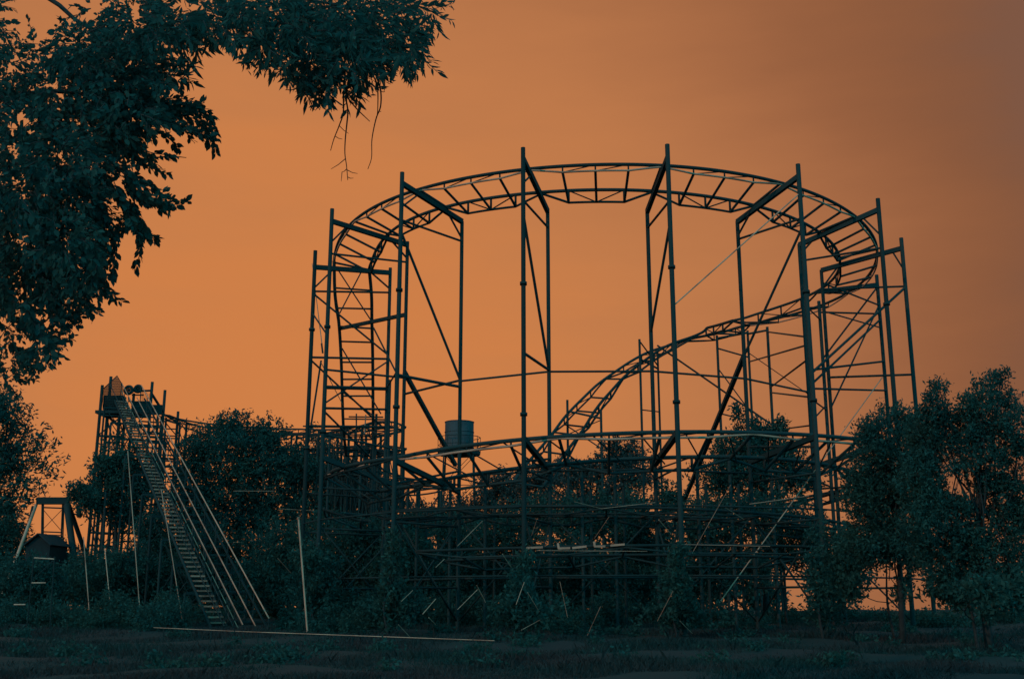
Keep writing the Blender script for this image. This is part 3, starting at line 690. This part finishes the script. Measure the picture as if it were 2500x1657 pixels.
tree('leafy_tree', 'leafy tree growing up through the lift tower on the left', 'tree', 51.5,
     [(285, 1120, 45, 40), (262, 1150, 40, 40), (320, 1150, 45, 50), (275, 1205, 60, 50), (340, 1205, 45, 55), (235, 1220, 35, 40), (300, 1255, 55, 40), (258, 1130, 22, 18), (360, 1150, 30, 40)], s=.18, cov=1.5, group=G_T)
tree('small_tree', 'small ragged tree between the A-frame ride and the lift tower', 'tree', 50,
     [(195, 1212, 30, 22), (178, 1196, 16, 14), (215, 1225, 26, 22), (205, 1195, 14, 12)], s=.16, cov=1.8, group=G_T, trunk=232)
tree('broad_tree', 'broad rounded tree between the lift stairway and the left end of the helix', 'tree', 55,
     [(548, 1045, 42, 38), (600, 1058, 50, 36), (655, 1068, 48, 38), (500, 1080, 48, 42), (560, 1110, 90, 55), (660, 1120, 80, 60), (470, 1125, 48, 48), (610, 1180, 130, 70), (470, 1200, 70, 60), (720, 1160, 60, 55), (560, 1250, 130, 60), (700, 1260, 100, 60)], s=.17, cov=1.7, group=G_T)
tree('lattice_tree', 'tree filling the gaps behind the steep ladder of track on the left', 'tree', 64,
     [(770, 1120, 50, 60), (840, 1180, 70, 60), (930, 1225, 60, 40), (780, 1200, 80, 70), (870, 1250, 110, 60)], s=.2, cov=1.5, group=G_T)
tree('tank_side_tree', 'low loose tree at the right foot of the water tank', 'tree', 68,
     [(1200, 1195, 45, 34), (1235, 1175, 40, 24), (1165, 1225, 40, 24), (1260, 1215, 70, 50), (1100, 1260, 90, 40), (1020, 1265, 60, 34), (1180, 1260, 80, 40)], s=.2, cov=1.5, group=G_T, mat=M_LEAF2)
tree('centre_tree', 'bushy tree behind the middle of the helix, topped with two sprigs', 'tree', 60,
     [(1510, 1105, 42, 24), (1545, 1120, 40, 20), (1500, 1087, 14, 16), (1537, 1090, 12, 14), (1460, 1140, 70, 26), (1380, 1160, 80, 30), (1540, 1160, 80, 40), (1310, 1175, 60, 34), (1430, 1210, 130, 50)], s=.18, cov=1.8, group=G_T, mat=M_LEAF2)
tree('dark_tree', 'dark tree with a spiky top growing among the right hand posts', 'tree', 44,
     [(1825, 1058, 40, 26), (1805, 1022, 10, 24), (1870, 1062, 40, 24), (1905, 1048, 22, 18), (1845, 1095, 70, 40), (1790, 1110, 50, 40), (1920, 1110, 50, 36), (1850, 1160, 110, 60), (1760, 1180, 60, 50), (1965, 1165, 55, 40)], s=.16, cov=1.9, tuft=.45, group=G_T)
tree('rounded_tree', 'rounded leafy tree hiding the feet of the rightmost posts', 'tree', 29,
     [(2180, 1020, 42, 30), (2150, 1052, 44, 36), (2225, 1045, 46, 30), (2140, 1105, 60, 50), (2220, 1110, 70, 55), (2130, 1170, 60, 60), (2200, 1190, 80, 60), (2120, 1250, 60, 60), (2170, 1290, 90, 60), (2230, 1030, 20, 18), (2160, 1340, 80, 46), (2200, 1450, 10, 26), (2100, 1340, 50, 46), (2110, 1060, 30, 30), (2260, 1110, 50, 60), (2270, 1230, 60, 60), (2130, 1200, 80, 60)], s=.10, cov=1.6, group=G_T, tr=.09)
tree('tall_right_tree', 'tallest tree at the right edge, sky showing through its crown', 'tree', 26,
     [(2420, 945, 46, 36), (2445, 915, 24, 14), (2385, 985, 56, 34), (2290, 945, 26, 22), (2285, 985, 30, 30), (2465, 985, 30, 34), (2330, 1015, 60, 34), (2410, 1030, 70, 44), (2290, 1060, 60, 40), (2360, 1085, 70, 36), (2490, 1095, 40, 40), (2440, 1110, 36, 26),
      (2265, 1130, 50, 40), (2340, 1145, 26, 18), (2420, 1175, 60, 30), (2490, 1200, 40, 60), (2280, 1210, 46, 36), (2345, 1225, 26, 18), (2440, 1250, 50, 34), (2260, 1290, 60, 44), (2350, 1300, 50, 36), (2440, 1340, 46, 40), (2310, 1365, 66, 40), (2490, 1370, 36, 44), (2390, 1385, 60, 40), (2340, 1440, 50, 22), (2300, 1425, 40, 30), (2410, 1440, 60, 36), (2380, 1330, 60, 40), (2470, 1290, 40, 50), (2400, 1120, 60, 40), (2240, 1060, 40, 50), (2240, 1180, 60, 50), (2290, 1250, 70, 50), (2480, 1040, 40, 60), (2400, 1050, 60, 40), (2470, 1440, 40, 50), (2500, 1260, 40, 60), (2330, 1330, 60, 46), (2280, 1020, 40, 40), (2440, 1190, 50, 40), (2350, 1240, 40, 30), (2260, 1350, 50, 40)], s=.09, cov=1.5, group=G_T, sprigs=0, trunk=2410, tr=.11)
# bushes of the thicket: every one stands on the ground and reaches to its own height
BUSH = [('wide dark bush at the far left behind the hut', 54, [(-10, 1310, 80, 60), (40, 1390, 90, 70), (20, 1290, 40, 30)]),
        ('bush in front of the small dark hut', 44, [(70, 1400, 60, 50), (30, 1440, 60, 50), (110, 1430, 50, 40)]),
        ('low bush between the hut and the legs of the A-frame ride', 55, [(150, 1390, 60, 50), (120, 1360, 40, 24), (190, 1400, 50, 50)]),
        ('bush at the feet of the lift tower', 47, [(260, 1400, 70, 60), (330, 1400, 60, 60), (210, 1420, 60, 60)]),
        ('bush left of the lift stairway', 48, [(400, 1350, 60, 90), (370, 1290, 40, 40), (430, 1420, 60, 60), (350, 1440, 80, 50)]),
        ('bush behind the foot of the lift stairway', 53, [(520, 1350, 70, 80), (480, 1280, 50, 50), (560, 1430, 80, 60), (620, 1350, 60, 70)]),
        ('bush behind the slim pale pole', 46, [(690, 1350, 80, 70), (650, 1430, 80, 60), (740, 1430, 80, 60), (760, 1330, 60, 60)]),
        ('bush right of the slim pale pole', 45, [(850, 1340, 80, 70), (820, 1440, 80, 60), (920, 1440, 80, 60), (900, 1310, 60, 40)]),
        ('bush below the left end of the middle ring', 44, [(1000, 1340, 70, 60), (1040, 1420, 90, 70), (960, 1400, 60, 60), (1010, 1290, 50, 30)]),
        ('bush below the water tank', 47, [(1120, 1330, 70, 60), (1150, 1420, 90, 70), (1090, 1290, 50, 30)]),
        ('bush under the third support frame from the left', 44, [(1250, 1300, 80, 60), (1280, 1400, 90, 70), (1200, 1350, 60, 60), (1330, 1260, 60, 50)]),
        ('bush under the middle of the helix', 43, [(1400, 1290, 80, 60), (1390, 1360, 90, 40), (1450, 1430, 100, 50), (1480, 1260, 70, 50), (1340, 1440, 90, 50)]),
        ('bush right of the middle of the helix', 45, [(1560, 1260, 70, 60), (1600, 1340, 70, 50), (1570, 1430, 90, 50), (1640, 1220, 46, 34), (1550, 1320, 60, 40)]),
        ('bush below the dark spiky tree', 41, [(1720, 1290, 80, 60), (1760, 1360, 100, 70), (1690, 1420, 80, 46), (1790, 1250, 80, 40)]),
        ('bush below the two overlapping posts on the right', 40, [(1900, 1270, 80, 60), (1920, 1345, 90, 50), (1830, 1400, 60, 36), (1985, 1310, 36, 60)]),
        ('bush left of the rounded leafy tree', 34, [(2060, 1340, 50, 50), (2060, 1390, 50, 40), (2020, 1430, 36, 40)]),
        ('bush below the rounded leafy tree', 31, [(2170, 1345, 70, 36), (2070, 1440, 30, 34), (2230, 1340, 50, 40), (2200, 1440, 10, 34)]),
        ('low bush at the foot of the tallest right tree', 25.5, [(2420, 1440, 60, 30), (2330, 1450, 70, 26), (2500, 1440, 30, 40), (2410, 1480, 60, 24)])]
BUSH += [('front bush around the foot of the leftmost tall posts', 36.5, [(770, 1420, 60, 60), (800, 1480, 70, 46), (760, 1360, 30, 30)]),
         ('front bush around the foot of the second tall support frame', 33, [(955, 1420, 36, 50), (980, 1485, 60, 36), (930, 1490, 50, 36), (960, 1350, 18, 40)]),
         ('front bush around the foot of the third tall support frame', 31.5, [(1280, 1450, 40, 44), (1320, 1500, 70, 30), (1250, 1500, 50, 30), (1275, 1380, 16, 40)]),
         ('front bush around the foot of the fourth tall support frame', 31.5, [(1650, 1440, 36, 50), (1690, 1500, 70, 28), (1620, 1500, 50, 30), (1655, 1370, 14, 40)]),
         ('front bush around the foot of the fifth tall post', 31, [(2000, 1440, 26, 46), (2020, 1490, 50, 28), (1992, 1360, 14, 50)])]
for lab, Y, bl in BUSH:
    tree('bush', lab, 'bush', Y, [q + (rng.normal() * .8,) for q in bl], s=.14, cov=1.9, group=G_B, depth=1.1, tr=.05, tuft=.25)
# weeds and ground cover along the foot of the thicket
def cover():
    bl = []
    for x in range(-40, 2560, 26):
        Y = 36 + 3 * math.sin(x * .013) + rng.random() * 7 + (3 if x > 1500 else 0); p = P(x, 1480, Y); h = (.35 + .55 * rng.random()) * (1 if x < 1680 else .45)
        if 440 < x < 690: Y += 7; h *= .5; p = P(x, 1480, Y)
        bl.append((Vector((p.x, Y, gz(0, Y) + h * .45)), .6, .7, h))
    for _ in range(60):
        Y = 20 + 16 * rng.random(); x = (rng.random() - .5) * Y * .98; h = .06 + .10 * rng.random()
        bl.append((Vector((x, Y, gz(0, Y) + h * .5)), .2 + .35 * rng.random(), .3, h))
    V, Fq = leaf_cloud(bl, .10, 1.5); tag(link('ground_cover', mesh('ground_cover', V, Fq, M_LEAF)), 'tangle of low weeds along the far edge of the meadow', 'weeds', kind='stuff')
cover()
def far_wood():
    bl = []
    for x in range(-100, 2620, 38):
        if 1880 < x < 2010 or 2100 < x < 2265 or 1680 < x < 1720 or 1790 < x < 1830 or 2290 < x < 2330 or 2390 < x < 2420: continue
        Y = 62 + 6 * rng.random(); p = P(x, 1480, Y); top = zrow(Y, 1330 + 40 * math.sin(x * .011) + 40 * rng.random()); h = (top - gz(0, Y)) / 2
        bl.append((Vector((p.x, Y, gz(0, Y) + h)), 1.1, 1.2, h))
    V, Fq = leaf_cloud(bl, .3, 1.7); tag(link('far_wood', mesh('far_wood', V, Fq, M_LEAF)), 'unbroken belt of far off trees behind the thicket', 'woodland', kind='stuff')
far_wood()

# ------------------------------------------------------------------ the tree overhead
OT = empty('overhanging_tree', (-6.2, 7.6, gz(0, 7.6)), 'near tree whose leafy boughs hang into the top left of the view', 'tree')
def leaf_mesh(name, w):
    V = [(0, 0, 0), (.3, w * .8, .03), (.62, w * .75, .02), (1, 0, -.06), (.62, -w * .75, .02), (.3, -w * .8, .03), (.32, 0, -.02), (.64, 0, -.04)]
    Fs = [(0, 6, 1), (1, 6, 7, 2), (2, 7, 3), (0, 5, 6), (5, 4, 7, 6), (4, 3, 7)]
    return V, Fs
LV = {k: leaf_mesh('leaf', w) for k, w in (('willow', .16), ('broad', .34))}
leaves = []   # (kind, position, axis, normal, size, weight)
def add_leaf(kind, p, ax, s, w):
    ax = ax.normalized(); nn = Vector(rng.normal(size=3)) + Vector((0, -.3, .5)); nn = (nn - ax * nn.dot(ax)).normalized()
    leaves.append((kind, p, ax, nn, s, w))
twigs = MB(); boughs = MB()
YT = 7.8
def spray(path, kind, size, dens=1.0, weight=1.0, r=.006, Y=None, dy=.5, leafy=True):
    Y = Y or YT + rng.normal() * dy
    pts = resample(catmull([P(x, y, Y + i * .05) for i, (x, y) in enumerate(path)], 6), max(6, len(path) * 5))
    twigs.tube(pts, r, 5, r * .4)
    if not leafy: return pts
    L_ = sum((b - a).length for a, b in zip(pts, pts[1:])); n = int(L_ / (size * .28) * dens) + 2
    for k in range(n):
        u = (k + rng.random()) / n; i = min(int(u * (len(pts) - 1)), len(pts) - 2); f = u * (len(pts) - 1) - i
        p = pts[i].lerp(pts[i + 1], f); t = (pts[i + 1] - pts[i]).normalized()
        sd = Vector(rng.normal(size=3)); sd = (sd - t * sd.dot(t)).normalized()
        add_leaf(kind, p + sd * size * .1, t * .75 + sd * .8 + Vector((0, 0, -.35)), size * (.7 + .6 * rng.random()), weight)
    return pts
def mass(px, py, rx, ry, kind, size, dens, weight=.3, dirx=.3):
    """a bough end: many short sprays through a volume"""
    Y0 = YT + rng.normal() * .3; k = YT / F
    n = int(dens * math.pi * rx * ry / 520)
    for _ in range(n):
        a = rng.random() * 6.283; r_ = rng.random() ** .55
        x, y = px + math.cos(a) * r_ * rx, py + math.sin(a) * r_ * ry; Y = Y0 + rng.normal() * .55
        ln = 40 + 45 * rng.random(); an = math.atan2(math.sin(a) * .7 + .55, math.cos(a) * .8 + dirx) + rng.normal() * .5
        x1, y1 = x + math.cos(an) * ln * .6, y + math.sin(an) * ln * .6
        p0, p1 = P(x, y, Y), P(x1, y1, Y + rng.normal() * .12); twigs.tube([p0, p0.lerp(p1, .5) + Vector((0, 0, .01)), p1], .004, 4, .002)
        m_ = 7
        for j in range(m_):
            t = (p1 - p0).normalized(); sd = Vector(rng.normal(size=3)); sd = (sd - t * sd.dot(t)).normalized()
            add_leaf(kind, p0.lerp(p1, j / (m_ - 1)), t * .8 + sd * .7 + Vector((0, 0, -.3)), size * (.65 + .6 * rng.random()), weight)
WILLOW = [(470, 30, 80, 40), (540, 50, 70, 36), (600, 75, 50, 36), (640, 110, 30, 34), (648, 140, 16, 20), (690, 45, 60, 50), (740, 80, 60, 60), (800, 60, 80, 70), (880, 60, 90, 70), (950, 60, 70, 60),
          (990, 110, 36, 34), (1005, 140, 24, 24), (1045, 30, 22, 24), (860, 140, 70, 44), (780, 160, 50, 44), (930, 140, 46, 30), (800, 210, 36, 30), (850, 195, 36, 28), (730, 170, 30, 20), (700, 160, 24, 10), (420, 60, 50, 40), (640, 20, 80, 30)]
for x, y, a, b in WILLOW: mass(x, y, a, b, 'willow', .088, 3.9)
BROAD = [(330, 60, 80, 60, 1.1), (240, 40, 60, 36, .25), (200, 130, 90, 60, 1.1), (100, 130, 90, 40, .15), (30, 170, 40, 70, .9), (290, 150, 90, 50, 1.1), (380, 160, 44, 24, .9), (160, 230, 120, 50, 1.1), (300, 215, 90, 40, 1.1), (400, 195, 46, 16, .9),
         (60, 290, 70, 40, .4), (200, 300, 110, 50, 1.1), (320, 280, 70, 34, 1.0), (50, 370, 70, 50, .5), (150, 390, 90, 60, 1.1), (250, 360, 40, 34, .4), (60, 470, 80, 70, 1.2), (170, 480, 70, 70, 1.2), (240, 500, 26, 50, .7), (60, 590, 80, 70, 1.2), (160, 590, 70, 70, 1.2), (205, 660, 30, 50, 1.0),
         (70, 680, 80, 50, 1.1), (150, 700, 50, 40, 1.0), (195, 740, 24, 18, 1.0), (100, 770, 50, 26, 1.0), (150, 775, 26, 20, .9), (20, 800, 36, 24, .6), (110, 840, 22, 24, 1.0), (95, 865, 22, 22, .9), (20, 880, 34, 24, .9), (60, 885, 24, 10, .6), (10, 930, 26, 14, .6), (300, 250, 60, 40, 1.0), (300, 330, 40, 30, .7), (270, 430, 30, 26, .7), (-40, 400, 60, 500, .3)]
for x, y, a, b, d in BROAD: mass(x, y, a, b, 'broad', .050, d * 6.2)
for path in ([(330, 260), (430, 275), (500, 305), (522, 340), (528, 376)], [(350, 250), (450, 255), (510, 275), (522, 295)], [(300, 330), (360, 370), (430, 380)], [(290, 350), (350, 400), (410, 425)], [(330, 300), (400, 330), (440, 365)], [(380, 280), (440, 310), (470, 345)],
             [(300, 440), (350, 490), (420, 500), (459, 490)], [(300, 420), (360, 460), (400, 480), (420, 512)], [(290, 460), (330, 540), (345, 600), (327, 662)], [(320, 500), (350, 560), (384, 590)], [(330, 540), (360, 575), (384, 582)], [(240, 500), (280, 600), (270, 680)],
             [(230, 480), (245, 600), (250, 680), (275, 720), (301, 737)], [(150, 650), (200, 700), (224, 763)], [(100, 700), (140, 760), (172, 789)], [(60, 740), (90, 800), (120, 850), (125, 890)], [(400, 270), (470, 260), (500, 250)], [(250, 420), (310, 520), (280, 560), (275, 640)], [(240, 640), (225, 690), (235, 705)], [(340, 260), (420, 300), (500, 330), (515, 350)],
             [(30, 840), (60, 880), (80, 905)], [(0, 700), (40, 780), (70, 800)], [(310, 470), (370, 500), (415, 515)], [(270, 300), (330, 340), (380, 400)]):
    spray(path, 'broad', .062, 1.5, 1.0)
    for _k in range(2):
        spray([(x + rng.normal() * 9, y + rng.normal() * 9) for x, y in path[:-1]], 'broad', .058, 1.3, .5)
for path in ([(640, 110), (655, 150), (660, 165)], [(700, 160), (680, 170), (670, 172)], [(980, 140), (1010, 165), (1020, 178)], [(1000, 110), (1035, 140)], [(1040, 20), (1070, 40)], [(720, 180), (740, 210), (760, 255)], [(800, 220), (815, 250)], [(860, 210), (880, 245)], [(470, 60), (475, 110), (480, 150)], [(450, 60), (440, 100), (470, 165)], [(520, 70), (530, 105)], [(400, 130), (450, 160), (478, 162)], [(390, 180), (450, 190), (470, 205)], [(570, 90), (585, 105)], [(440, 100), (470, 120), (530, 110)]):
    spray(path, 'willow', .1, 1.6, 1.0)
# bare twigs hanging from the top bough
for path, subs in (([(838, 225), (838, 275), (828, 307), (815, 340), (807, 368)], [((828, 307), (851, 326)), ((817, 332), (836, 340))]),
                   ([(843, 235), (849, 270), (847, 300), (843, 340), (842, 375), (846, 405), (849, 440)], [((843, 388), (808, 413)), ((847, 415), (873, 424)), ((848, 432), (863, 435)), ((846, 413), (835, 420)), ((835, 420), (833, 443)), ((847, 276), (854, 276))]),
                   ([(846, 235), (870, 265), (903, 297)], []), ([(905, 175), (921, 210), (922, 270), (918, 290)], []), ([(918, 185), (929, 220), (929, 260), (918, 290), (908, 340), (907, 385), (898, 413)], [((929, 222), (940, 224)), ((925, 270), (931, 272))]),
                   ([(715, 185), (738, 220), (760, 250), (758, 270)], [((758, 262), (770, 268))]), ([(987, 160), (1004, 190)], []), ([(745, 195), (720, 218), (697, 220)], []), ([(430, 60), (450, 110), (455, 100)], []), ([(440, 250), (462, 250), (475, 238)], []), ([(380, 385), (420, 382), (455, 385)], [])):
    Yb = YT + .1
    spray(path, '', .1, r=.0075, Y=Yb, leafy=False)
    for (x0, y0), (x1, y1) in subs: twigs.tube([P(x0, y0, Yb + .1), P((x0 + x1) / 2, (y0 + y1) / 2 + 2, Yb + .1), P(x1, y1, Yb + .1)], .004, 4, .002)
# trunk and boughs
trunk = MB().tube(resample(catmull([Vector((-6.2, 7.6, -.1)), Vector((-6.1, 7.7, 3)), Vector((-5.9, 7.8, 6)), Vector((-5.6, 7.9, 9.5))], 5), 14), .34, 12, .16).obj('trunk', M_BARK, OT)
for z0, path in ((6.5, [(60, -60), (420, -40), (700, -10), (900, 30)]), (5.6, [(60, 230), (240, 240), (420, 270)]), (5.0, [(40, 400), (180, 430), (300, 470)]), (4.4, [(20, 560), (110, 620), (190, 690)]), (3.8, [(0, 700), (60, 770), (105, 830)]), (6.8, [(20, -30), (200, 60), (380, 160)])):
    pts = [Vector((-6.0, 7.7, z0 - .8))] + [P(x, y, YT + .2) for x, y in path]; boughs.tube(resample(catmull(pts, 6), 18), .045, 7, .008)
boughs.obj('boughs', M_BARK, OT); twigs.obj('twigs', M_BARK, OT, kind='stuff')
# the 300 leaves that stand out along the edges are objects of their own, the rest one mass
order = sorted(range(len(leaves)), key=lambda i: (-leaves[i][5], -leaves[i][4]))
own = set(order[:300]); lm = {k: mesh('leaf', v[0], v[1], M_NEAR) for k, v in LV.items()}
bV = {k: [] for k in LV}
for i, (kind, p, ax, nn, s, w) in enumerate(leaves):
    b = nn.cross(ax); Mx = Matrix(((ax.x * s, b.x * s, nn.x * s, p.x), (ax.y * s, b.y * s, nn.y * s, p.y), (ax.z * s, b.z * s, nn.z * s, p.z), (0, 0, 0, 1)))
    if i in own:
        o = bpy.data.objects.new('leaf', lm[kind]); COL.objects.link(o); o.parent = OT; o.matrix_local = Matrix.Translation(-Vector(OT.location)) @ Mx
    else: bV[kind].append(np.array(Mx))
for kind, arr in bV.items():
    A = np.array(arr); Vl = np.array(LV[kind][0]); Vh = np.concatenate([Vl, np.ones((len(Vl), 1))], 1)
    Wv = np.einsum('nij,kj->nki', A, Vh)[:, :, :3] - np.array(OT.location)
    tri = []
    for f in LV[kind][1]:
        tri.append(f[:3]);
        if len(f) == 4: tri.append((f[0], f[2], f[3]))
    Fa = (np.arange(len(A))[:, None, None] * len(Vl) + np.array(tri)[None]).reshape(-1, 3)
    o = link('foliage', mesh('foliage', Wv.reshape(-1, 3), Fa, M_NEAR), OT); o['kind'] = 'stuff'
